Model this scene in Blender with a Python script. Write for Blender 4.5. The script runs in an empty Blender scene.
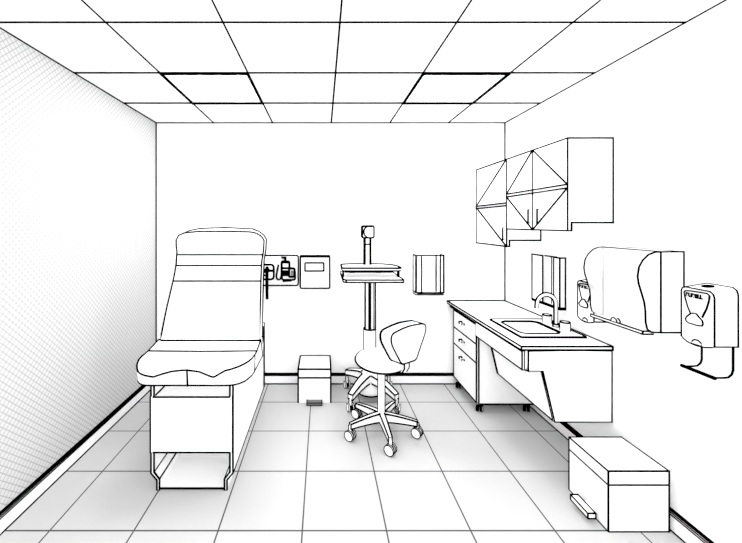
import bpy, bmesh, math
from mathutils import Vector as V

S = bpy.context.scene
S.cycles.max_bounces = 40; S.cycles.diffuse_bounces = 40      # pale room: light bounces many times
COL = S.collection
PI = math.pi

# ---------------------------------------------------------------- measuring
# one-point perspective: eye at (0,0,EYE) looking along +Y; F = focal length in px
F, EYE, VX, VY = 353.0, 1.655, 322.5, 224.0
BACK, LEFT, RIGHT, CEIL = 3.658, -1.727, 1.893, 2.707

def uy(px, py, y):                       # photo point on a plane of constant Y
    return V(((px-VX)*y/F, y, EYE-(py-VY)*y/F))
def ux(px, py, x):                       # photo point on a plane of constant X
    return uy(px, py, F*x/(px-VX))
def uz(px, py, z):                       # photo point on a plane of constant Z
    return uy(px, py, F*(EYE-z)/(py-VY))
def upl(px, py, p, n):                   # photo point on a general plane
    d = V(((px-VX)/F, 1, -(py-VY)/F)); e = V((0, 0, EYE))
    return e + d*((V(p)-e).dot(V(n))/d.dot(V(n)))

# ---------------------------------------------------------------- materials
def mat(name, col, rough=1.0):
    m = bpy.data.materials.new(name); m.use_nodes = True
    nt = m.node_tree; b = nt.nodes['Principled BSDF']
    b.inputs['Base Color'].default_value = (*col, 1)
    b.inputs['Roughness'].default_value = rough
    b.inputs['Specular IOR Level'].default_value = 0
    return m, nt, b
WHITE = mat('white_paint', (.97, .97, .97))[0]
INK = mat('black_ink', (0, 0, 0))[0]
GREY = mat('light_grey_plastic', (.17, .17, .17))[0]

def math_node(nt, op, a, b=None):
    n = nt.nodes.new('ShaderNodeMath'); n.operation = op
    for i, v in enumerate((a, b)):
        if v is None: continue
        if isinstance(v, (int, float)): n.inputs[i].default_value = v
        else: nt.links.new(v, n.inputs[i])
    return n.outputs[0]
def mix_col(nt, fac, c0, c1):
    n = nt.nodes.new('ShaderNodeMix'); n.data_type = 'RGBA'
    nt.links.new(fac, n.inputs[0]); n.inputs[6].default_value = (*c0, 1); n.inputs[7].default_value = (*c1, 1)
    return n.outputs[2]
def stripes(nt, v, origin, pitch, width):   # 1 on a line, 0 between the lines
    a = math_node(nt, 'DIVIDE', math_node(nt, 'SUBTRACT', v, origin), pitch)
    f = math_node(nt, 'FRACT', math_node(nt, 'ADD', a, 0.5))
    dist = math_node(nt, 'ABSOLUTE', math_node(nt, 'SUBTRACT', f, 0.5))
    return math_node(nt, 'LESS_THAN', dist, width/pitch/2)
def coords(nt):
    tc = nt.nodes.new('ShaderNodeTexCoord'); sp = nt.nodes.new('ShaderNodeSeparateXYZ')
    nt.links.new(tc.outputs['Object'], sp.inputs[0]); return sp.outputs

FLOOR_C, FLOOR_L = .54, .08
FLOOR, nt, b = mat('grey_floor_tile', (.2, .2, .2))
o = coords(nt)
ln = math_node(nt, 'MAXIMUM', stripes(nt, o[0], -.109, .4545, .0085), stripes(nt, o[1], 1.905, .4585, .0095))
nt.links.new(mix_col(nt, ln, (FLOOR_C,)*3, (FLOOR_L,)*3), b.inputs['Base Color'])

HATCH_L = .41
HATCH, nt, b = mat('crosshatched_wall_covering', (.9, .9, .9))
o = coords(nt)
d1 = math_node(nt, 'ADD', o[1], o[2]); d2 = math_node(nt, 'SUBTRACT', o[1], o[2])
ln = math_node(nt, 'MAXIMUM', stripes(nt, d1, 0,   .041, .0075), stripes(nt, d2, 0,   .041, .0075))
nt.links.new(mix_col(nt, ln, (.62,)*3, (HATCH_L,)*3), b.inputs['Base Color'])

COVER, nt, b = mat('translucent_white_plastic', (.9, .9, .9))
tr = nt.nodes.new('ShaderNodeBsdfTransparent'); mx = nt.nodes.new('ShaderNodeMixShader'); mx.inputs[0].default_value = .62
nt.links.new(b.outputs[0], mx.inputs[1]); nt.links.new(tr.outputs[0], mx.inputs[2])
nt.links.new(mx.outputs[0], nt.nodes['Material Output'].inputs['Surface'])

LAMP, nt, b = mat('lamp_diffuser', (.9, .9, .9))
b.inputs['Emission Color'].default_value = (1, 1, 1, 1); b.inputs['Emission Strength'].default_value = 7.8

# ---------------------------------------------------------------- mesh builder
class MB:
    """collects shapes; slot 0 the surface, slot 1 the drawn black edge lines, slot 2 grey"""
    def __init__(s, d=3.0, px=1.25):
        s.bm = bmesh.new(); s.r = 1.4*px*d/F/2
    def face(s, pts, m=0):
        f = s.bm.faces.new([s.bm.verts.new(V(p)) for p in pts]); f.material_index = m; return s
    def loft(s, rings, caps=(True, True), closed=True, m=0):
        vs = [[s.bm.verts.new(V(p)) for p in r] for r in rings]
        n = len(vs[0])
        for a, b in zip(vs, vs[1:]):
            for i in range(n if closed else n-1):
                f = s.bm.faces.new((a[i], a[(i+1) % n], b[(i+1) % n], b[i])); f.material_index = m
        for k, c in ((0, caps[0]), (-1, caps[1])):
            if c:
                f = s.bm.faces.new(vs[k] if k else vs[k][::-1]); f.material_index = m
        return s
    def tube(s, pts, r=None, closed=False, m=1, n=6, r1=None):
        pts = [V(p) for p in pts]; r = s.r if r is None else r; N = len(pts); rings = []; up = None
        for i, p in enumerate(pts):
            a = pts[(i-1) % N] if (i or closed) else p
            b = pts[(i+1) % N] if (i < N-1 or closed) else p
            t = (b-a).normalized()
            if up is None:
                up = V((0, 0, 1)) if abs(t.z) < .9 else V((0, 1, 0))
            u = (up-t*up.dot(t)).normalized(); w = t.cross(u); up = u
            rr = r if r1 is None else r+(r1-r)*i/(N-1)
            rings.append([p+(u*math.cos(2*PI*(k+.5)/n)+w*math.sin(2*PI*(k+.5)/n))*rr for k in range(n)])
        if closed: s.loft(rings+[rings[0]], (False, False), True, m)
        else: s.loft(rings, (True, True), True, m)
        return s
    def line(s, *pts, k=1.0):
        s.tube(pts, s.r*k); return s
    def ring(s, pts, k=1.0, out=0.0):
        if out:
            pts = [V(p) for p in pts]; c = sum(pts, V((0, 0, 0)))/len(pts)
            pts = [p+(p-c).normalized()*s.r*out for p in pts]
        s.tube(pts, s.r*k, closed=True); return s
    def seg(s, a, b, k=1.0):
        a, b = V(a), V(b); t = (b-a).normalized()*s.r*k*.6
        s.tube((a-t, b+t), s.r*k); return s
    def box(s, x0, x1, y0, y1, z0, z1, skip='', m=0, k=1.0):
        """skip: edges left without a drawn line, named like 'x00' = along x at y0,z0"""
        q = [(x0, y0), (x1, y0), (x1, y1), (x0, y1)]
        s.loft([[(x, y, z0) for x, y in q], [(x, y, z1) for x, y in q]], m=m)
        X, Y, Z = (x0, x1), (y0, y1), (z0, z1)
        if skip == 'all': return s
        sk = skip.split()
        for i in (0, 1):
            for j in (0, 1):
                if f'x{i}{j}' not in sk: s.seg((x0, Y[i], Z[j]), (x1, Y[i], Z[j]), k)
                if f'y{i}{j}' not in sk: s.seg((X[i], y0, Z[j]), (X[i], y1, Z[j]), k)
                if f'z{i}{j}' not in sk: s.seg((X[i], Y[j], z0), (X[i], Y[j], z1), k)
        return s
    def prism(s, pts, off, rings=True, m=0, k=1.0, ribs=()):
        pts = [V(p) for p in pts]; off = V(off); p2 = [p+off for p in pts]
        s.loft([pts, p2], m=m)
        if rings: s.ring(pts, k); s.ring(p2, k)
        for i in ribs: s.seg(pts[i], p2[i], k)
        return s
    def cyl(s, c, r, z0, z1, n=24, rings=(1, 1), sides=True, m=0, r1=None, k=1.0):
        c = V(c); r1 = r if r1 is None else r1
        circ = lambda R, z: [V((c.x+R*math.cos(2*PI*i/n), c.y+R*math.sin(2*PI*i/n), z)) for i in range(n)]
        s.loft([circ(r, z0), circ(r1, z1)], m=m)
        if rings[0]: s.ring(circ(r, z0), k)
        if rings[1]: s.ring(circ(r1, z1), k)
        if sides:
            t = V((c.y, -c.x, 0)).normalized()
            for q in (1, -1):
                s.seg((c.x+t.x*r*q, c.y+t.y*r*q, z0), (c.x+t.x*r1*q, c.y+t.y*r1*q, z1), k)
        return s
    def disc(s, c, axis, r, w, n=20, m=0, mside=0, rings=True, k=1.0):     # a wheel about any axis
        c = V(c); a = V(axis).normalized(); u = a.orthogonal().normalized(); v = a.cross(u)
        R = lambda q: [c+a*q+(u*math.cos(2*PI*i/n)+v*math.sin(2*PI*i/n))*r for i in range(n)]
        A, B = R(-w/2), R(w/2)
        s.loft([A, B], (False, False), m=mside)
        s.face(A[::-1], m); s.face(B, m)
        if rings: s.ring(A, k); s.ring(B, k)
        return s
    def build(s, name, parent=None, mats=None, loc=None):
        org = V((0, 0, 0))
        if parent is not None: org = V(parent['_org'])
        elif loc is not None: org = V(loc)
        bmesh.ops.recalc_face_normals(s.bm, faces=s.bm.faces)
        for v in s.bm.verts: v.co -= org
        me = bpy.data.meshes.new(name); s.bm.to_mesh(me); s.bm.free()
        for m in (mats or (WHITE,)): me.materials.append(m)
        while len(me.materials) < 3: me.materials.append((WHITE, INK, GREY)[len(me.materials)])
        ob = bpy.data.objects.new(name, me); COL.objects.link(ob)
        ob['_org'] = tuple(org)
        if parent is not None: ob.parent = parent
        elif loc is not None: ob.location = loc
        return ob

def tag(ob, label, cat, group=None):
    ob['label'] = label; ob['category'] = cat
    if group: ob['group'] = group
    return ob
def thing(name, label, cat, loc, group=None, local=False):
    o = bpy.data.objects.new(name, None); COL.objects.link(o); o.location = loc
    o.empty_display_size = .1
    o['_org'] = (0, 0, 0) if local else tuple(loc)
    return tag(o, label, cat, group)
def struct(ob):
    ob['kind'] = 'structure'; return ob
def arc(c, r, a0, a1, n, ex=(1, 0, 0), ey=(0, 0, 1), ry=None):
    c, ex, ey = V(c), V(ex), V(ey); ry = r if ry is None else ry
    return [c+ex*r*math.cos(math.radians(a0+(a1-a0)*i/n))+ey*ry*math.sin(math.radians(a0+(a1-a0)*i/n)) for i in range(n+1)]
def rrect(x0, x1, z0, z1, y, r, n=4):            # rounded rectangle in a plane of constant Y
    P = []
    for cx, cz, a in ((x1-r, z1-r, 0), (x0+r, z1-r, 90), (x0+r, z0+r, 180), (x1-r, z0+r, 270)):
        P += arc((cx, y, cz), r, a, a+90, n)
    return P

# ================================================================ THE SETTING
Y0 = -.05
m = MB(); m.box(LEFT-.1, RIGHT+.1, Y0, BACK+.1, -.1, 0, skip='all'); struct(m.build('floor', mats=(FLOOR,)))

m = MB(2.6)
m.box(LEFT-.1, RIGHT+.1, Y0, BACK+.1, CEIL, CEIL+.1, skip='all')
ROWS = [3.066, 2.452, 1.838, 1.224, .61]
COLS = [-1.13, -.519, .091, .70, 1.305]
for y in ROWS: m.box(LEFT, RIGHT, y-.0016*y*y, y+.0016*y*y, CEIL-.004, CEIL, skip='all', m=1)
for x in COLS: m.tube([(x, Y0, CEIL), (x, BACK, CEIL)], r=.0015, r1=.0085, m=1)
struct(m.build('ceiling'))

m = MB(3.6, 1.5)
m.box(LEFT, RIGHT, BACK, BACK+.1, 0, CEIL, skip='all')
m.seg((LEFT, BACK, .1), (LEFT, BACK, CEIL)); m.seg((RIGHT, BACK, .1), (RIGHT, BACK, CEIL)); m.seg((LEFT, BACK, CEIL), (RIGHT, BACK, CEIL))
struct(m.build('wall_back'))
m = MB(); m.box(LEFT-.1, LEFT, Y0, BACK+.1, 0, CEIL, skip='all')
m.tube([(LEFT, Y0, CEIL), (LEFT, BACK, CEIL)], r=.002, r1=.0105); struct(m.build('wall_left', mats=(HATCH,)))
m = MB(); m.box(RIGHT, RIGHT+.1, Y0, BACK+.1, 0, CEIL, skip='all')
m.tube([(RIGHT, Y0, CEIL), (RIGHT, BACK, CEIL)], r=.002, r1=.0105); struct(m.build('wall_right'))

# baseboards: white board with a dark ribbed cap strip
m = MB(3.6); m.box(LEFT, RIGHT, BACK-.012, BACK, 0, .086, skip='all'); m.box(LEFT, RIGHT, BACK-.016, BACK, .086, .114, skip='all', m=1)
m.seg((LEFT, BACK-.012, .003), (RIGHT, BACK-.012, .003)); struct(m.build('baseboard_back'))
for nm, x, sg in (('baseboard_left', LEFT, 1), ('baseboard_right', RIGHT, -1)):
    m = MB(); xa, xb = sorted((x, x+sg*.012))
    m.box(xa, xb, Y0, BACK, 0, .114, skip='all')
    xs = x+sg*.012
    m.box(xa, xb, Y0, BACK-.01, .112, .116, skip='all', m=1)
    for z, r in ((.086, .0012), (.098, .0012), (.110, .0022)):
        m.tube([(xs, Y0, z), (xs, BACK-.01, z)], r=r, r1=r+.0062)
    m.tube([(xs, Y0, .002), (xs, BACK-.012, .002)], r=.003, r1=.008)
    struct(m.build(nm))

# ================================================================ CEILING LIGHTS
for x0, x1, lab in ((-1.13, -.519, 'square white ceiling light panel above the exam table'),
                    (.70, 1.305, 'square white ceiling light panel above the sink counter')):
    t = thing('ceiling_light', lab, 'ceiling light', ((x0+x1)/2, 2.759, CEIL-.012), 'square panels set in the ceiling grid')
    m = MB(2.7, 1.9)
    ya, yb, zz = 2.458, 3.060, CEIL-.006
    m.seg((x0+.005, ya, zz), (x1-.005, ya, zz)); m.seg((x0+.004, ya, zz), (x0+.004, yb, zz)); m.seg((x1-.004, ya, zz), (x1-.004, yb, zz))
    m.seg((x0+.005, yb, zz), (x1-.005, yb, zz), k=1.0)
    m.build('frame', t)
    m = MB(); m.box(x0+.04, x1-.04, ya+.05, yb-.06, CEIL-.008, CEIL-.001, skip='all'); m.build('diffuser', t, (LAMP,))

# ================================================================ EXAM TABLE
t = thing('exam_table', 'large white exam table with raised back and wavy-front seat', 'exam table', (-.812, 2.78, 0))
yF, yB, TOP = 2.196, 3.367, .668
for sg in (-1, 1):
    prof = [(.255, TOP), (.255, .106), (.218, .0625), (.218, 0), (.202, 0), (.202, .068), (.236, .112), (.236, TOP)]
    pts = [(-.812+sg*a, yF, z) for a, z in prof]
    m = MB(2.5); m.loft([pts, [(x, yB, z) for x, y, z in pts]])
    for i in (1, 2, 5, 6): m.seg(pts[i], (pts[i][0], yB, pts[i][2]), k=.9)
    m.line(*pts); m.seg((pts[0][0], yB, .106), (pts[0][0], yB, TOP))
    m.build('side_panel', t)
m = MB(2.2)
m.box(-1.067, -.557, yF-.009, yF+.002, .24, .5825, skip='x01 x00 x10 x11 z01 z11 y00 y10 y01 y11')
for z in (.24, .5825): m.seg((-1.048, yF-.009, z), (-.576, yF-.009, z))
m.build('front_panel', t)
m = MB(2.3); m.box(-1.048, -.576, yF+.02, 3.2, .565, .580, skip='all'); m.seg((-1.046, yF+.02, .5825), (-1.046, 3.2, .5825))
m.build('drawer_recess', t)
m = MB(2.2); m.box(-1.013, -.611, yF+.004, yB-.02, .004, .012, skip='all'); m.seg((-1.013, yF+.004, .008), (-.611, yF+.004, .008))
m.build('floor_plate', t)
m = MB(3.36); m.box(-1.067, -.557, yB-.05, yB, .11, .711, skip='x00 x10 x01 y00 y10 z00 z10 y01 y11 x11')
m.build('rear_column', t)
# seat cushion
cx, hw = -.827, .374
us = [-1, -.985, -.95, -.9, -.84, -.78, -.7, -.64, -.59, -.55, -.5, -.4, -.25, -.1, 0, .1, .2, .3, .38, .43, .48, .55, .62, .7, .78, .84, .9, .95, .985, 1]
def yfront(u):
    a = abs(u)
    if a < .66: return 2.157
    q = (a-.66)/.34
    return 2.157+.20*(1-math.sqrt(max(0, 1-q*q)))
zk = [(-1, .775), (-.95, .757), (-.84, .737), (-.64, .7235), (-.55, .7185), (-.4, .737), (-.2, .757), (0, .760), (.2, .750), (.38, .722), (.43, .717), (.5, .730), (.62, .757), (.8, .771), (1, .779)]
def ztop(u):
    for (a, za), (b_, zb) in zip(zk, zk[1:]):
        if a <= u <= b_: return za+(zb-za)*(u-a)/(b_-a)
bot = .664
top = [(cx+hw*u, yfront(u), ztop(u)) for u in us]
low = [(cx+hw*u*(.985 if abs(u) > .9 else 1), yfront(u)+.012, bot) for u in us]
mid = [(p[0], p[1]+.002, p[2]-.035) for p in top]
c1 = [(cx+hw*u, 2.43, .776+.003*abs(u)) for u in us]
c2 = [(cx+hw*u, 2.585, .806) for u in us]
c3 = [(cx+hw*u, 2.66, .80) for u in us]
c4 = [(cx+hw*u, 2.66, bot) for u in us]
m = MB(2.3)
m.loft([low, mid, top, c1, c2, c3, c4, low], (False, False), closed=False)
for k in (0, -1): m.face([r[k] for r in (low, mid, top, c1, c2, c3, c4)])
up_ = lambda q: [V(p)+V((0, -.002, .003)) for p in q]
m.line(*up_(top)); m.line(*low); m.line(*up_(c1)); m.line(*up_(c2))
i0 = us.index(0); m.seg(V(top[i0])-V((0, .004, 0)), V(low[i0])-V((0, .006, 0)))
m.line(top[0], c1[0], c2[0]); m.line(top[-1], c1[-1], c2[-1])
m.seg(top[1], low[1]); m.seg(top[-1], low[-1]); m.line(low[-1], c4[-1]); m.seg(c2[-1], c4[-1])
m.build('seat_cushion', t)
# backrest, traced on its reclined plane
rec = .383; P0 = V((0, 2.565, .80)); N = V((0, 1, -rec)).normalized()
bk = [(160.8, 340.4), (161.6, 334), (163.6, 323.5), (166.5, 309), (170.3, 293), (174, 277), (176.2, 264), (177, 252), (176.3, 246),
      (176.2, 240), (178.6, 235.4), (184.5, 232.8), (196, 231.6), (222, 231.4), (250, 231.8), (256.5, 233.2), (261.5, 236.3), (264, 240.5),
      (263.4, 251), (261.6, 262), (260.8, 281), (260.3, 303), (259.8, 340.4)]
fr = [upl(x, y, P0, N) for x, y in bk]
thk = V((0, .09, .004))
bump = {11: .006, 12: .015, 13: .021, 14: .015, 15: .005}
rr = [p+thk+V((.0, 0, bump.get(i, 0))) for i, p in enumerate(fr)]
m = MB(2.7); m.loft([fr, rr]); m.ring(fr); m.ring(rr, out=.7)
def across(yp, pl, pr): m.seg(upl(pl, yp, P0, N), upl(pr, yp, P0, N))
across(254.7, 177, 263.2); across(265.5, 176.2, 261.6); across(281, 173.2, 260.9)
m.build('backrest', t)
m = MB(2.8); pa = [uy(263, 326, 2.86), uy(262.6, 340, 2.82), uy(260.5, 350, 2.78), uy(257, 358, 2.74)]
pb = [p+V((-.03, .01, 0)) for p in pa]
m.loft([[a, b_, b_+V((0, .02, 0)), a+V((0, .02, 0))] for a, b_ in zip(pa, pb)]); m.line(*pa); m.build('back_hinge', t)

# ================================================================ WALL THINGS ON THE BACK WALL
WB = BACK
t = thing('diagnostic_set', 'white wall board with black-handled diagnostic instruments beside the exam table back', 'medical instruments', (-.5, WB, 1.2))
def wx(px): return (px-VX)*WB/F
def wz(py): return EYE-(py-VY)*WB/F
def plate(m, a, b_, c, d, dep, r, k=1.0, n=4):
    p = rrect(wx(a), wx(b_), wz(d), wz(c), WB-dep, r, n)
    m.prism(p, (0, dep, 0), rings=False); m.ring(p, k)
m = MB(3.6, 1.1); plate(m, 252, 298.3, 255.3, 285.2, .012, .02); m.build('backboard', t)
m = MB(3.5, 1.5); plate(m, 261, 274.4, 264, 278.6, .05, .03)
for y in (271.4, 274.6): m.seg((wx(262), WB-.052, wz(y)), (wx(268), WB-.052, wz(y)))
m.seg((wx(264), WB-.052, wz(270.3)), (wx(273.5), WB-.052, wz(270)), 1.3); m.build('instrument_cradle', t)
m = MB(3.5, 1.9); m.tube([(wx(268), WB-.062, wz(266.2)), (wx(267.8), WB-.062, wz(280)), (wx(268), WB-.062, wz(298))], r=.0155)
m.tube([(wx(266.2), WB-.062, wz(269.2)), (wx(268), WB-.062, wz(266.5)), (wx(269.7), WB-.062, wz(269.4))], r=.013); m.build('instrument_handle', t, (INK,))
m = MB(3.6, 1.3); m.line(*[(wx(x), WB-.022, wz(y)) for x, y in ((278.6, 264.5), (277.4, 271), (276.6, 276), (277.2, 278.4), (278.8, 279.4), (280.4, 278.8), (281.4, 276.5), (282, 272), (282.6, 266))])
m.build('cord', t)
m = MB(3.5, 1.6)
plate(m, 282.2, 289.8, 261, 274.4, .045, .012); plate(m, 282.4, 295.4, 270, 279.3, .035, .018, .9)
m.box(wx(282.5), wx(289.5), WB-.049, WB-.01, wz(263), wz(260.6), skip='all', m=1)
m.box(wx(283), wx(289.5), WB-.049, WB-.01, wz(268.6), wz(266.6), skip='all', m=1)
m.seg((wx(283.5), WB-.049, wz(270.6)), (wx(288.5), WB-.049, wz(270.6))); m.seg((wx(283), WB-.049, wz(272.6)), (wx(289), WB-.049, wz(272.6)), 1.2)
m.seg((wx(285.6), WB-.03, wz(261)), (wx(285.6), WB-.03, wz(257.2))); m.seg((wx(282.3), WB-.03, wz(257.3)), (wx(286), WB-.03, wz(257.6)))
m.seg((wx(284), WB-.04, wz(280.3)), (wx(291), WB-.04, wz(279.7)), 1.2)
m.build('scope_holder', t)
m = MB(3.5, 1.7); p = rrect(wx(289.6), wx(295), wz(276), wz(267.8), WB-.055, .01); m.prism(p, (0, .03, 0), rings=False); m.ring(p)
m.box(wx(291.2), wx(293.8), WB-.058, WB-.05, wz(275), wz(269.8), skip='all', m=2); m.build('transformer_block', t)

t = thing('wall_dispenser_box', 'flat white wall box with a small window, right of the instrument board', 'dispenser', (wx(315), WB, 1.2))
m = MB(3.6, 1.2); plate(m, 300.6, 329.6, 255.4, 287.7, .03, .008); m.seg((wx(301.2), WB-.033, wz(256)), (wx(329), WB-.033, wz(256)), 1.5); m.build('housing', t)
m = MB(3.6, 1.2); plate(m, 305.2, 323.7, 262.5, 270.5, .034, .004); m.build('window', t)

# back-wall holder: trough with two front flanges
GH = 'white open-fronted glove box holder on the '
t = thing('glove_box_holder', GH+'back wall right of the computer cart', 'glove box holder', (wx(428.5), WB, 1.1), 'wall-mounted glove box holders')
yf = WB-.095
zt, zb = EYE-(255.4-VY)*yf/F, EYE-(292.6-VY)*yf/F
fx = lambda px: (px-VX)*yf/F
m = MB(3.6, 1.1); m.box(fx(416.2), fx(444), WB-.012, WB, zb, zt, skip='all'); m.build('back_plate', t)
m = MB(3.6, 1.1); m.box(fx(415.8), fx(417.2), yf, WB, zb, zt, skip='y10 y11 z10 z11 x00 x01 x10 x11'); m.build('side_panel', t)
m = MB(3.6, 1.1); m.box(fx(442.8), fx(443.7), yf, WB, zb, zt, skip='y00 y01 z00 z01 x00 x01 x10 x11'); m.build('side_panel', t)
m = MB(3.6, 1.1); m.box(fx(415.8), fx(421.6), yf, yf+.012, zb, zt, skip='y00 y01 y10 y11 x10 x11 z01 z11'); m.build('front_flange', t)
m = MB(3.6, 1.1); m.box(fx(440.4), fx(443.9), yf, yf+.012, zb, zt, skip='y00 y01 y10 y11 x10 x11 z01 z11')
m.seg((fx(437.7), yf+.05, zb), (fx(437.7), yf+.05, zt), .9); m.build('front_flange', t)
m = MB(3.6, .8); m.box(fx(415.8), fx(443.9), yf, WB, zb-.022, zb, skip='x11 y01 y11 z00 z01 z10 z11 x10'); m.seg((fx(417.5), yf, zb-.011), (fx(443), yf, zb-.011), .9); m.build('bottom', t)
m = MB(3.6, 1.1); m.seg((fx(415.8), yf, zt), (fx(443.5), yf, zt)); m.build('top_rail', t)
# right-wall holder
# (right wall)
t = thing('glove_box_holder', GH+'right wall behind the faucet', 'glove box holder', (RIGHT, 2.92, 1.2), 'wall-mounted glove box holders')
XF = RIGHT-.047; zt, zb = 1.39, 1.0
ya, yb = 2.747, 3.109
m = MB(2.9, 1.2); m.box(RIGHT-.01, RIGHT, ya, yb, zb, zt, skip='all'); m.seg((RIGHT-.01, 2.90, zb), (RIGHT-.01, 2.90, zt), .8); m.build('back_plate', t)
m = MB(2.9, 1.2); m.box(XF, RIGHT-.001, ya, ya+.01, zb, zt, skip='x10 x11 y00 y01 y10 y11 z01 z11'); m.build('side_panel', t)
m = MB(3.0, 1.2); m.box(XF, RIGHT-.001, yb-.01, yb, zb, zt, skip='x10 x11 x00 x01 y00 y01 y10 y11 z00 z10 z11'); m.build('side_panel', t)
m = MB(2.9, 1.2); m.box(XF, XF+.008, ya, 2.817, zb, zt, skip='x00 x01 x10 x11 z10 z11 y10 y11'); m.build('front_flange', t)
m = MB(2.9, 1.2); m.box(XF, XF+.008, 2.959, yb, zb, zt, skip='x00 x01 x10 x11 z10 z11 y10 y11'); m.build('front_flange', t)
m = MB(2.9, 1.1); m.seg((XF+.02, 2.817, zt), (XF+.02, 2.959, zt)); m.build('top_rail', t)
m = MB(2.9, 1.1); m.box(XF, RIGHT-.001, ya, yb, zb-.012, zb, skip='x10 x11 z00 z01 z10 z11 y10 y11 x01'); m.build('bottom', t)

# ================================================================ STEP-ON WASTE BINS
def bin_(label, loc, rot, H, lid, off, foot):
    t = thing('waste_bin', label, 'waste bin', loc, 'white step-on waste bins', local=True)
    t.rotation_euler[2] = rot
    d = loc[1]
    a, b_ = .151, .163
    m = MB(d, 1.2); m.box(-a, a, -b_, b_, 0, H-lid, skip='x01 x11 y01 y11'+('' if foot else ' x00 x10 y00 y10')); m.build('body', t)
    m = MB(d, 1.2); m.box(-a, a, -b_, b_, H-lid, H); 
    if not foot: m.seg((-a, -b_-.001, H-lid+.0), (a, -b_-.001, H-lid))
    m.build('lid', t)
    m = MB(d, 1.1)
    if foot:
        m.box(off-.067, off+.067, -b_-.077, -b_-.034, .035, .063); m.box(off-.03, off+.03, -b_-.034, -b_+.002, .04, .058, skip='all')
    else:
        m.r *= .55; m.box(-.069, .069, -b_-.06, -b_+.001, .006, .027, m=2, skip='y00 y10 x10 z01 z11 x11')
    m.build('pedal', t)
    return t
bin_('white lidded step-on bin against the back wall between exam table and stool', (-.0745, 3.433, 0), 0, .31, .079, 0, False)
bin_('white lidded step-on bin in the right foreground below the counter end', (1.70, 2.049, 0), -PI/2, .326, .074, .04, True)

# ================================================================ COMPUTER CART
def caster(par, base, axis, R=.036, d=2.8, k=1.0):
    """twin-wheel caster under a leg tip; base = floor point"""
    a = V(axis).normalized(); c = V(base)+V((0, 0, R+.002))
    m = MB(d, 1.1); m.cyl((base[0], base[1]), .011, R+.02, .112, 10, sides=True, rings=(0, 0)); 
    m.disc(c, a, R*.7, .026, m=1, mside=1, rings=False)
    cs = m.build('caster', par)
    for q in (1, -1):
        m = MB(d, (.75 if d < 3 else .5)*k); m.disc(c+a*q*.019, a, R, .014, mside=0); m.build('wheel', cs)
    return cs
def leg_bar(m, a, b_, w0, w1, h0, h1, drop=.0, n=4):
    """a tapering arched leg between two top points, with its outline drawn"""
    a, b_ = V(a), V(b_); t = b_-a; t.z = 0; t.normalize(); s = V((-t.y, t.x, 0)); rings = []
    for i in range(n+1):
        q = i/n; p = a.lerp(b_, q); p.z = a.z+(b_.z-a.z)*(q**1.5)
        w = w0+(w1-w0)*q; h = h0+(h1-h0)*q
        rings.append([p-s*w/2, p+s*w/2, p+s*w/2-V((0, 0, h)), p-s*w/2-V((0, 0, h))])
    m.loft(rings)
    for k in range(4): m.line(*[r[k] for r in rings])
    m.ring(rings[-1])
CC = V((.45, 3.37, 0))
t = thing('computer_cart', 'white pole-mounted computer cart with two stacked trays behind the stool', 'computer cart', CC)
tips = [V((.247, 3.117, 0)), V((.655, 3.117, 0)), V((.668, 3.56, 0)), V((.247, 3.56, 0))]
for i, p in enumerate(tips):
    dr = (p-CC).normalized(); hub = CC+dr*.06
    m = MB(3.3, 1.2); leg_bar(m, hub+V((0, 0, .235)), V((p.x, p.y, .15 if i < 2 else .19)), .085, .05, .07, .045); m.build('leg', t)
    caster(t, p, (1, .25, 0) if i in (0, 3) else (1, -.5, 0), .034, 3.2, 1.2)
m = MB(3.3, 1.2)
m.cyl(CC, .075, .175, .25, rings=(1, 0)); m.cyl(CC, .055, .25, .30, rings=(1, 1))
m.build('hub', t)
m = MB(3.3, 1.2); circ = lambda r, z: arc((CC.x, CC.y, z), r, 0, 345, 23, (1, 0, 0), (0, 1, 0))
m.loft([circ(.085, .05), circ(.113, .06), circ(.118, .09), circ(.085, .16), circ(.065, .26)])
m.ring(circ(.115, .06)); 
for sg in (-1, 1): m.line((CC.x+sg*.117, CC.y, .06), (CC.x+sg*.12, CC.y, .09), (CC.x+sg*.085, CC.y, .16), (CC.x+sg*.065, CC.y, .26))
m.build('base_cover', t)
m = MB(3.35, 1.2); m.cyl(CC, .054, .25, .657, rings=(0, 1)); m.build('lower_column', t)
m = MB(3.35, 1.2); m.box(CC.x-.047, CC.x+.049, CC.y-.035, CC.y+.045, .657, 1.16, skip='x00 x01 x10 x11 y00 y01 y10 y11 z01 z11')
m.box(CC.x-.018, CC.x+.010, CC.y-.039, CC.y-.03, .657, 1.16, skip='all', m=1); m.seg((CC.x+.034, CC.y-.034, .66), (CC.x+.034, CC.y-.034, 1.16), .5)
m.build('upper_column', t)
# worktop board with a bowed back edge
zb_, zt_ = 1.240, 1.262
pl = [(.19, 3.12), (.675, 3.12), (.692, 3.135), (.694, 3.24), (.66, 3.36), (.58, 3.425), (.43, 3.45), (.28, 3.44), (.19, 3.40), (.178, 3.35), (.178, 3.135)]
m = MB(3.2, 1.2); m.prism([(x, y, zb_) for x, y in pl], (0, 0, zt_-zb_), rings=False)
m.ring([(x, y, zt_+.003) for x, y in pl], 1.15, out=.5); m.ring([(x, y, zb_) for x, y in pl], .9)
m.build('worktop', t)
m = MB(3.2, 1.2)
for x in (.184, .674): m.box(x-.008, x+.008, 3.12, 3.16, 1.185, 1.24, skip='all', m=1)
for x in (.262, .496): m.box(x-.025, x+.025, 3.12, 3.15, 1.222, 1.236, skip='all', m=1)
m.box(.195, .62, 3.118, 3.14, 1.224, 1.234, skip='all', m=1)
m.build('tray_bracket', t)
pl = [(.20, 2.98), (.675, 2.98), (.687, 2.99), (.69, 3.50), (.178, 3.50), (.178, 3.02)]
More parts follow.
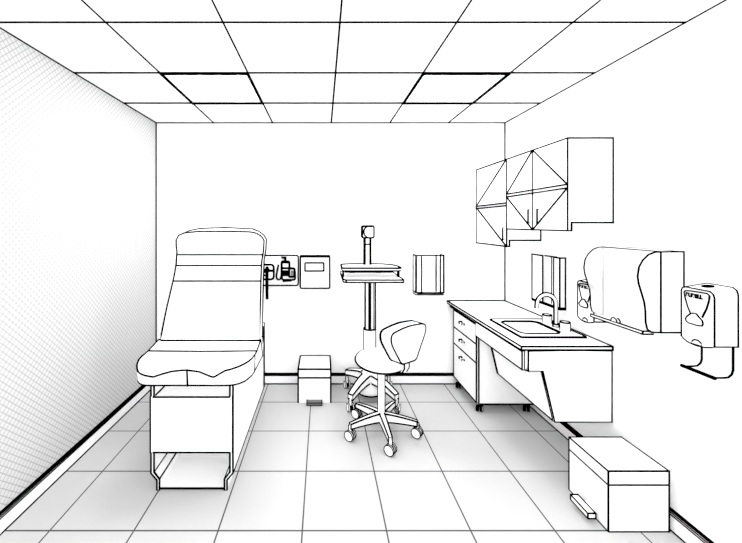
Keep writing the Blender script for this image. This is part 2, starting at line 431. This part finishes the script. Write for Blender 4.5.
m = MB(3.0, 1.2); m.prism([(x, y, 1.161) for x, y in pl], (0, 0, .021), ribs=(0, 2, 5)); m.build('keyboard_tray', t)
MX = .434
m = MB(3.45, 1.2); m.box(MX-.022, MX+.022, 3.40, 3.44, 1.262, 1.53, skip='all')
for sg in (-1, 1): m.box(MX+sg*.027-.0105, MX+sg*.027+.0105, 3.395, 3.44, 1.262, 1.53, skip='all', m=1)
m.seg((MX-.02, 3.398, 1.46), (MX+.02, 3.398, 1.46)); m.build('mast', t)
m = MB(3.4, 1.2); p = rrect(MX-.05, MX+.062, 1.522, 1.636, 3.40, .014); m.prism(p, (0, .07, 0)); 
m.line(*arc((MX+.022, 3.397, 1.579), .058, 75, 290, 14)); m.seg((MX-.045, 3.397, 1.634), (MX+.04, 3.397, 1.634), 1.4)
m.build('mounting_head', t)

# ================================================================ STOOL
SC = V((.468, 2.808, 0))
t = thing('stool', 'white wheeled stool with a round seat and curved low back', 'stool', SC)
for k in range(5):
    a = math.radians(-86+72*k); dr = V((math.cos(a), math.sin(a), 0)); tip = SC+dr*.275
    m = MB(2.75, 1.15); leg_bar(m, SC+dr*.02+V((0, 0, .158)), tip+V((0, 0, .125)), .042, .026, .066, .036); m.build('base_leg', t)
    caster(t, tip, (.62, .78, 0), .037, 2.75)
m = MB(2.8, 1.2); m.cyl(SC, .026, .10, .55, rings=(0, 0)); m.build('column', t)
def seat_ring(r, z, n=40):
    return [V((SC.x+r*math.cos(2*PI*i/n), SC.y+r*math.sin(2*PI*i/n), z+.045*r/.2*math.sin(2*PI*i/n)*.5)) for i in range(n)]
m = MB(2.75, 1.3); m.loft([seat_ring(.15, .545), seat_ring(.185, .552), seat_ring(.202, .570), seat_ring(.198, .581), seat_ring(.17, .589), seat_ring(.09, .595)])
m.ring(seat_ring(.207, .572)); m.build('seat', t)
# backrest traced on its own upright plane
ph = math.radians(-50); n = V((math.cos(ph), math.sin(ph), 0)); bp = SC+n*.265
z8 = lambda x, y: (340+x/7.756, 315+y/7.756)
fo = [(400, 205), (399, 180), (404, 160), (414, 145), (434, 133), (485, 108), (540, 87), (590, 76), (640, 68), (655, 74), (662, 88), (663, 112), (654, 152), (622, 245), (592, 335), (578, 350), (530, 366), (486, 380), (470, 362), (440, 305), (410, 245), (403, 225)]
A = [upl(*z8(x, y), bp, n) for x, y in fo]
B = [p-n*.098 for p in A]
m = MB(2.6, 1.2); m.loft([A, B]); m.ring(A, out=.4); m.ring(B, 1.3, out=.7); m.seg(B[17], A[17], 1.2); m.seg(B[8], A[8], 1.2); m.build('backrest', t)
m = MB(2.65, 1.2)
pth = [SC+n*.10+V((0, 0, .545)), SC+n*.17+V((0, 0, .538)), SC+n*.225+V((0, 0, .55)), SC+n*.245+V((0, 0, .585)), SC+n*.245+V((0, 0, .66))]
s_ = V((-n.y, n.x, 0))*.028
m.loft([[p-s_, p+s_, p+s_-n*.012+V((0, 0, .006)), p-s_-n*.012+V((0, 0, .006))] for p in pth]); m.line(*[p-s_ for p in pth]); m.line(*[p+s_ for p in pth])
m.build('back_support', t)
m = MB(2.7, 1.1); q = SC+n*.12; m.box(q.x-.02, q.x+.05, q.y-.03, q.y+.03, .528, .546, skip='all', m=1); m.build('tilt_lever', t)

# ================================================================ COUNTER RUN
CX0, CY0, CT, CB = 1.295, 2.298, .857, .835
m = MB(2.7, 1.2)
sx0, sx1, sy0, sy1 = 1.42, 1.83, 2.50, 2.90                   # cut-out for the sink
m.box(CX0, sx0, CY0, BACK, CB, CT, skip='all'); m.box(sx1, RIGHT-.002, CY0, BACK, CB, CT, skip='all')
m.box(sx0, sx1, CY0, sy0, CB, CT, skip='all'); m.box(sx0, sx1, sy1, BACK, CB, CT, skip='all')
m.tube([(CX0, CY0, CT), (CX0, BACK-.002, CT)], r=.0052, r1=.0078); m.tube([(CX0, CY0, CB), (CX0, BACK-.002, CB)], r=.0048, r1=.0072)
m.r = .95*2.3/F
m.seg((CX0, CY0, CT), (RIGHT-.006, CY0, CT)); m.seg((CX0, CY0, CB), (RIGHT-.006, CY0, CB)); m.seg((CX0, CY0, CB), (CX0, CY0, CT)); m.seg((RIGHT-.003, CY0, CB), (RIGHT-.003, CY0, CT))
m.tube([(RIGHT-.004, CY0, CT), (RIGHT-.004, BACK-.002, CT)], r=.006, r1=.010); m.r = 1.2*3.65/F; m.seg((CX0, BACK-.003, CT), (RIGHT, BACK-.003, CT))
ct = m.build('countertop', loc=(1.59, 2.98, CB))
tag(ct, 'long white countertop along the right wall holding the sink', 'countertop')

t = thing('sink', 'white drop-in sink with a rounded basin set in the countertop', 'sink', (1.617, 2.70, CT))
def rxy(x0, x1, y0, y1, z, r, n=5):
    P = []
    for cx_, cy_, a in ((x1-r, y1-r, 0), (x0+r, y1-r, 90), (x0+r, y0+r, 180), (x1-r, y0+r, 270)):
        P += arc((cx_, cy_, z), r, a, a+90, n, (1, 0, 0), (0, 1, 0))
    return P
zr = CT+.007
outer_t = rxy(1.391, 1.846, 2.467, 2.934, zr, .012); outer_b = rxy(1.388, 1.849, 2.464, 2.937, CT+.001, .012)
inn = rxy(1.437, 1.728, 2.54, 2.868, zr, .05); deep = rxy(1.462, 1.705, 2.565, 2.843, .72, .04)
m = MB(2.65, 1.2); m.loft([outer_b, outer_t, inn, deep], (False, True))
m.ring(outer_t, 1.15); m.ring(outer_b, .9)
m.build('rim_and_basin', t)
m = MB(2.65, 1.2); m.ring(inn, 1.25); i2 = rxy(1.43, 1.735, 2.533, 2.875, zr, .05); m.line(*i2[:7], k=1.2); m.seg(i2[0], i2[-1], 1.4); m.build('basin_edge', t)
m = MB(2.7, 1.2); m.cyl((1.583, 2.704), .03, .720, .724, 16, sides=False, rings=(0, 1)); m.build('drain', t)

FX, FY = 1.795, 2.718
t = thing('faucet', 'gooseneck faucet with two short posts at the back of the sink', 'faucet', (FX, FY, zr))
R = .0115; c = V((FX-.0725, FY, 1.04))
path = [V((FX, FY, zr)), V((FX, FY, 1.04))]+arc(c, .0725, 8, 172, 14)+[V((FX-.145, FY, 1.04)), V((FX-.147, FY, 1.012))]
m = MB(2.7, 1.25); m.tube(path, r=R, m=0, n=12)
tt = [V((1, 0, 0))]*2+[(p-c).normalized() for p in path[2:-2]]+[V((-1, 0, 0))]*2
for sg in (1, -1): m.line(*[p+q*(R+.0015)*sg for p, q in zip(path, tt)])
m.seg(path[-1]-V((R, 0, 0)), path[-1]+V((R, 0, 0))); m.build('spout', t)
m = MB(2.7, 1.2); m.cyl((FX, FY), .018, zr, zr+.022, 14, rings=(1, 1)); m.build('spout_base', t)
for y in (2.822, 2.612):
    m = MB(2.7, 1.2); m.cyl((FX, y), .030, zr, .929, 18, rings=(0, 1)); m.build('post_handle', t)

t = thing('sink_cabinet', 'white wall-hung sink cabinet with slanted knee panel under the countertop', 'cabinet', (1.6, 2.68, .36))
m = MB(2.5, 1.2); m.box(1.305, 1.325, 2.308, 3.003, .703, .822, skip='x10 x11 x01 x00 y10 y11 z10 z11 z01'); m.box(1.325, 1.341, 2.315, 3.003, .705, .822, skip='all')
m.r*=.7; m.seg((1.320, 2.308, .703), (1.320, 2.308, .822)); m.seg((1.305, 2.308, .703), (1.341, 2.308, .695)); m.build('apron', t)
ep = [(1.341, .826), (1.341, .695), (1.4385, .695), (1.517, .362), (1.889, .362), (1.889, .826)]
for y, nm in ((2.305, 'end_panel'), (3.045, 'end_panel')):
    m = MB(2.35 if y < 3 else 3, 1.25); m.prism([(x, y, z) for x, z in ep], (0, .018, 0)); m.seg((1.343, y-.003, .695), (1.343, y-.003, .826)); m.build(nm, t)
m = MB(2.6, 1.2)
q = [V((1.4385, 2.323, .695)), V((1.517, 2.323, .362)), V((1.53, 2.323, .362)), V((1.452, 2.323, .695))]
m.prism(q, (0, .722, 0), rings=False); m.seg(q[1], q[1]+V((0, .735, 0)))
m.build('knee_panel', t)
m = MB(3.2, 1.5); m.box(1.318, 1.338, 3.02, BACK-.02, .80, .826, skip='all'); m.tube([(1.314, 2.31, .823), (1.314, BACK-.02, .823)], r=.0045, r1=.0065)
m.tube([(1.316, 3.02, .806), (1.316, BACK-.02, .806)], r=.0055, r1=.008); m.build('support_rail', t)

t = thing('drawer_pedestal', 'white three-drawer pedestal on casters under the far end of the countertop', 'drawer unit', (1.6, 3.35, 0))
ya, yb = 3.09, 3.62
m = MB(3.2, 1.2); m.box(1.368, 1.86, ya, yb, .078, .785, skip='x01 x10 x11 y00 y01 y10 y11 z10 z01 z11'); m.build('body', t)
for z0, z1 in ((.603, .775), (.437, .600), (.094, .434)):
    m = MB(3.3, 1.15); m.box(1.347, 1.367, ya, yb, z0, z1, skip='x00 x01 x10 x11 y10 y11 z11 y01 z10' if z1 < .7 else 'x00 x10 x11 y10 y11 z11 z10')
    m.box(1.366, 1.368, ya-.001, ya, z0, z1, skip='all', m=1)
    dr = m.build('drawer', t)
    zc = z1-.068 if z1 < .7 else .655; zc = {.775: .705, .600: .533, .434: .365}[z1]
    m = MB(3.3, 1.0); m.box(1.322, 1.330, 3.33, 3.425, zc-.005, zc+.005, skip='all')
    m.disc((1.332, 3.41, zc), (1, 0, 0), .014, .030, m=1, mside=1, rings=False); m.disc((1.332, 3.345, zc), (1, 0, 0), .008, .030, m=1, mside=1, rings=False)
    m.build('handle', dr)
for x, y in ((1.375, 3.56), (1.385, 3.115), (1.80, 3.115), (1.80, 3.56)):
    m = MB(3.2, 1.1); m.box(x-.006, x+.006, y-.008, y+.008, .04, .08, skip='all', m=1); cs = m.build('caster', t)
    for q in (-.012, .012):
        m = MB(3.2, .6); m.disc((x+q*1.3, y-q*.4, .030), (.8, -.6, 0), .026, .012, mside=1, m=1 if q < 0 else 0); m.build('wheel', cs)

# ================================================================ UPPER CABINETS
UX, UT = 1.595, 2.215
def upper(label, ya, yb, zb_body, zb_door, doors, rail):
    t = thing('wall_cabinet', label, 'wall cabinet', (RIGHT, (ya+yb)/2, zb_body), 'white wall cabinets over the counter')
    m = MB((ya+yb)/2, 1.2); m.box(UX+.025, RIGHT-.001, ya, yb, zb_body, UT, skip='z00 z01 x10 x11 y00 y01 y10 y11 z11' ); m.seg((UX, ya, UT), (RIGHT, ya, UT)); m.seg((UX+.025, ya, zb_door), (UX+.025, ya, zb_body)); m.build('body', t)
    for y0, y1, hinge, hy in doors:
        m = MB((y0+y1)/2, 1.15); m.box(UX, UX+.025, y0, y1, zb_door, UT, skip='x10 x11 x01 y10 y11 z11 z10'); 
        zc = (zb_door+UT)/2; hp = y1 if hinge == 'far' else y0; op = y0 if hinge == 'far' else y1
        m.seg((UX-.003, op, UT), (UX-.003, hp, zc), 1.0); m.seg((UX-.003, op, zb_door), (UX-.003, hp, zc-(.024 if rail else .012)), 1.0)
        for z in (zc, zc-.024): m.seg((UX-.003, y0, z), (UX-.003, y1, z))
        dr = m.build('door', t)
        m = MB(2.9, 1.3); z0 = zb_door+(.042 if rail else .05); m.box(UX-.02, UX-.012, hy-.006, hy+.006, z0, z0+.115, skip='all', m=1)
        for z in (z0+.01, z0+.11): m.box(UX-.015, UX+.002, hy-.003, hy+.003, z-.003, z+.003, skip='all', m=1)
        m.build('handle', dr)
    return t
upper('white two-door wall cabinet with crossed diagonal lines above the sink', 2.297, 3.055, 1.664, 1.612, ((2.677, 3.055, 'far', 2.712), (2.297, 2.675, 'near', 2.598)), True)
upper('taller single-door white wall cabinet in the far right corner', 3.058, BACK-.003, 1.513, 1.461, ((3.058, BACK-.003, 'far', 3.095),), False)

# ================================================================ SOAP DISPENSERS
def soap(label, y0, zo, tray):
    t = thing('soap_dispenser', label, 'soap dispenser', (RIGHT, 1.681+y0, 1.09+zo), 'wall-mounted soap dispensers')
    XF = 1.785; D = 1.68+y0
    ol = [(1.755, 1.100), (1.745, 1.090), (1.725, 1.080), (1.69, 1.0745), (1.65, 1.078), (1.62, 1.088), (1.607, 1.095), (1.607, 1.315), (1.612, 1.333), (1.626, 1.344), (1.736, 1.346), (1.750, 1.340), (1.755, 1.326)]
    fr = [V((XF, y+y0, z+zo)) for y, z in ol]
    bk = [V((RIGHT-.001, y+y0, z+zo+(.017 if z > 1.2 else (1.095-z)*.8))) for y, z in ol]
    m = MB(D, 1.1); m.loft([fr, bk]); m.ring(fr); m.ring(bk, 1.15); m.seg(fr[-3], bk[-3]); m.seg(fr[6], bk[6]); m.seg(fr[0], bk[0])
    m.disc((1.845, 1.69+y0, 1.356+zo), (-.16, 0, 1), .022, .008, m=1, mside=1, rings=False)
    m.build('housing', t)
    f = lambda x, y: ux(675+x/9.866, 275+y/9.866, XF)+V((-.002, y0, zo))
    m = MB(D, 1.2)
    v = [f(*p) for p in ((165, 395), (130, 310), (105, 220), (95, 170), (108, 154), (160, 157), (320, 183), (345, 205), (338, 260), (315, 335), (272, 420))]
    m.prism(v, (.002, 0, 0), rings=False); m.tube(v, m.r*.95); m.build('front_window', t)
    m = MB(D, 1.1); v = [f(*p) for p in ((132, 430), (150, 405), (185, 380), (212, 376), (240, 382), (262, 412), (300, 452), (306, 485), (295, 503), (240, 495), (160, 470), (142, 455))]
    v = [p+V((-.012, 0, 0)) for p in v]
    m.prism(v, (.014, 0, 0), rings=False); m.ring(v); m.build('push_lever', t)
    g = lambda x, y: ux(670+x/8.347, 325+y/8.347, XF)+V((-.002, y0, zo))
    m = MB(D, 1.1); v = [g(*p) for p in ((178, 150), (190, 130), (212, 121), (240, 130), (262, 152), (272, 178), (225, 166))]; m.prism(v, (.002, 0, 0), rings=False); m.ring(v); m.build('nozzle_opening', t)
    # wording across the top of the front
    cu = bpy.data.curves.new('wording', 'FONT'); cu.body = 'PURELL'; cu.size = .026; cu.extrude = .0008; cu.offset = .0024
    to = bpy.data.objects.new('wording', cu); COL.objects.link(to)
    me = bpy.data.meshes.new_from_object(to.evaluated_get(bpy.context.evaluated_depsgraph_get()))
    bpy.data.objects.remove(to)
    me.materials.clear(); me.materials.append(INK)
    w = bpy.data.objects.new('wording', me); COL.objects.link(w); w.parent = t; w['_org'] = t['_org']
    xs = [q.co.x for q in me.vertices]; L = max(xs)-min(xs); sc = .078/L
    w.scale = (sc, 1.0, 1)
    w.rotation_euler = (PI/2, 0, -PI/2)
    w.location = V((XF-.0035, 1.731+y0, 1.302+zo))-V(t['_org'])
    if tray:
        m = MB(D, 1.3)
        zf = .952+zo
        for y in (1.745, 1.612):
            p = [(RIGHT-.018, y+y0, 1.10+zo), (RIGHT-.018, y+y0, zf+.035), (RIGHT-.024, y+y0, zf+.016), (RIGHT-.040, y+y0, zf+.002), (RIGHT-.06, y+y0, zf), (1.786, y+y0, zf)]
            m.tube(p, r=.0045, n=8)
        m.tube([(1.786, 1.757+y0, zf), (1.786, 1.605+y0, zf)], r=.0085, n=8)
        m.build('drip_tray', t, (INK,))
soap('white soap dispenser with black drip tray at far right of the wall', 0, 0, True)
soap('white soap dispenser partly behind the paper towel dispenser', .714, -.085, False)

# ================================================================ PAPER TOWEL DISPENSER
t = thing('towel_dispenser', 'large white curved paper towel dispenser on the right wall above the sink end', 'towel dispenser', (RIGHT, 2.04, 1.09))
yN, yFr = 1.848, 2.227
pp = [(660.6, 251.8), (655, 252.2), (648.7, 254.5), (642.5, 260.5), (639, 267), (637.6, 276.4), (638.6, 283.5), (641.5, 293), (644.2, 302), (645.4, 311), (645.6, 322), (647.2, 329), (651.7, 332.4), (660.6, 332.6)]
pn = [uy(x, y, yN) for x, y in pp]; off = V((0, yFr-yN, 0))
m = MB(2.0, 1.15); m.loft([pn, [p+off for p in pn]]); m.line(*pn); m.line(*[p+off for p in pn])
m.seg(pn[0], pn[0]+off); m.seg(pn[-2], pn[-2]+off, .8)
m.build('cover', t, (COVER,))
xs, zt, zb = pn[0].x, pn[0].z, pn[-1].z
m = MB(2.0, 1.2); m.box(xs+.001, RIGHT-.001, yN, yFr, zb, zt, skip='x10 x11 y10 z11 y00 y11'); m.tube([(RIGHT-.003, yN, zt), (RIGHT-.003, yFr, zt)], r=.003)
m.build('back_box', t)
xb = pn[10].x
m = MB(2.0, 1.15); zb2 = EYE-(331.2-VY)*1.86/F
m.box(xb-.004, xb+.05, 1.86, 2.22, zb2-.016, zb2, skip='x10 x11 y10 y11 z11 z10'); m.build('tear_bar', t)
m = MB(2.0, 1.0); q = V((xb-.004, 2.03, zb2+.006)); v = arc(q+V((-.012, 0, 0)), .020, 0, 180, 8, (0, -1, 0), (0, 0, 1)); m.prism(v, (.03, 0, 0), rings=False); m.line(*v); m.line(*[p+V((.01, -.012, 0)) for p in v[:5]]); m.build('push_lever', t)

# ================================================================ LIGHT, CAMERA
w = bpy.data.worlds.new('daylight'); S.world = w; w.use_nodes = True
w.node_tree.nodes['Background'].inputs[0].default_value = (1, 1, 1, 1); w.node_tree.nodes['Background'].inputs[1].default_value = 1.0

cam = bpy.data.cameras.new('camera'); co = bpy.data.objects.new('camera', cam); COL.objects.link(co)
co.location = (0, 0, EYE); co.rotation_euler = (PI/2, 0, 0)
cam.sensor_fit = 'HORIZONTAL'; cam.sensor_width = 36; cam.lens = F/742*36
cam.shift_x = (371-VX)/742; cam.shift_y = (VY-271.5)/742; cam.clip_start = .02
S.camera = co
vs = S.view_settings; vs.view_transform = 'Standard'; vs.look = 'None'; vs.gamma = 1; vs.use_curve_mapping = False
vs.exposure = 1.55
for o in list(bpy.data.objects):
    if '_org' in o: del o['_org']
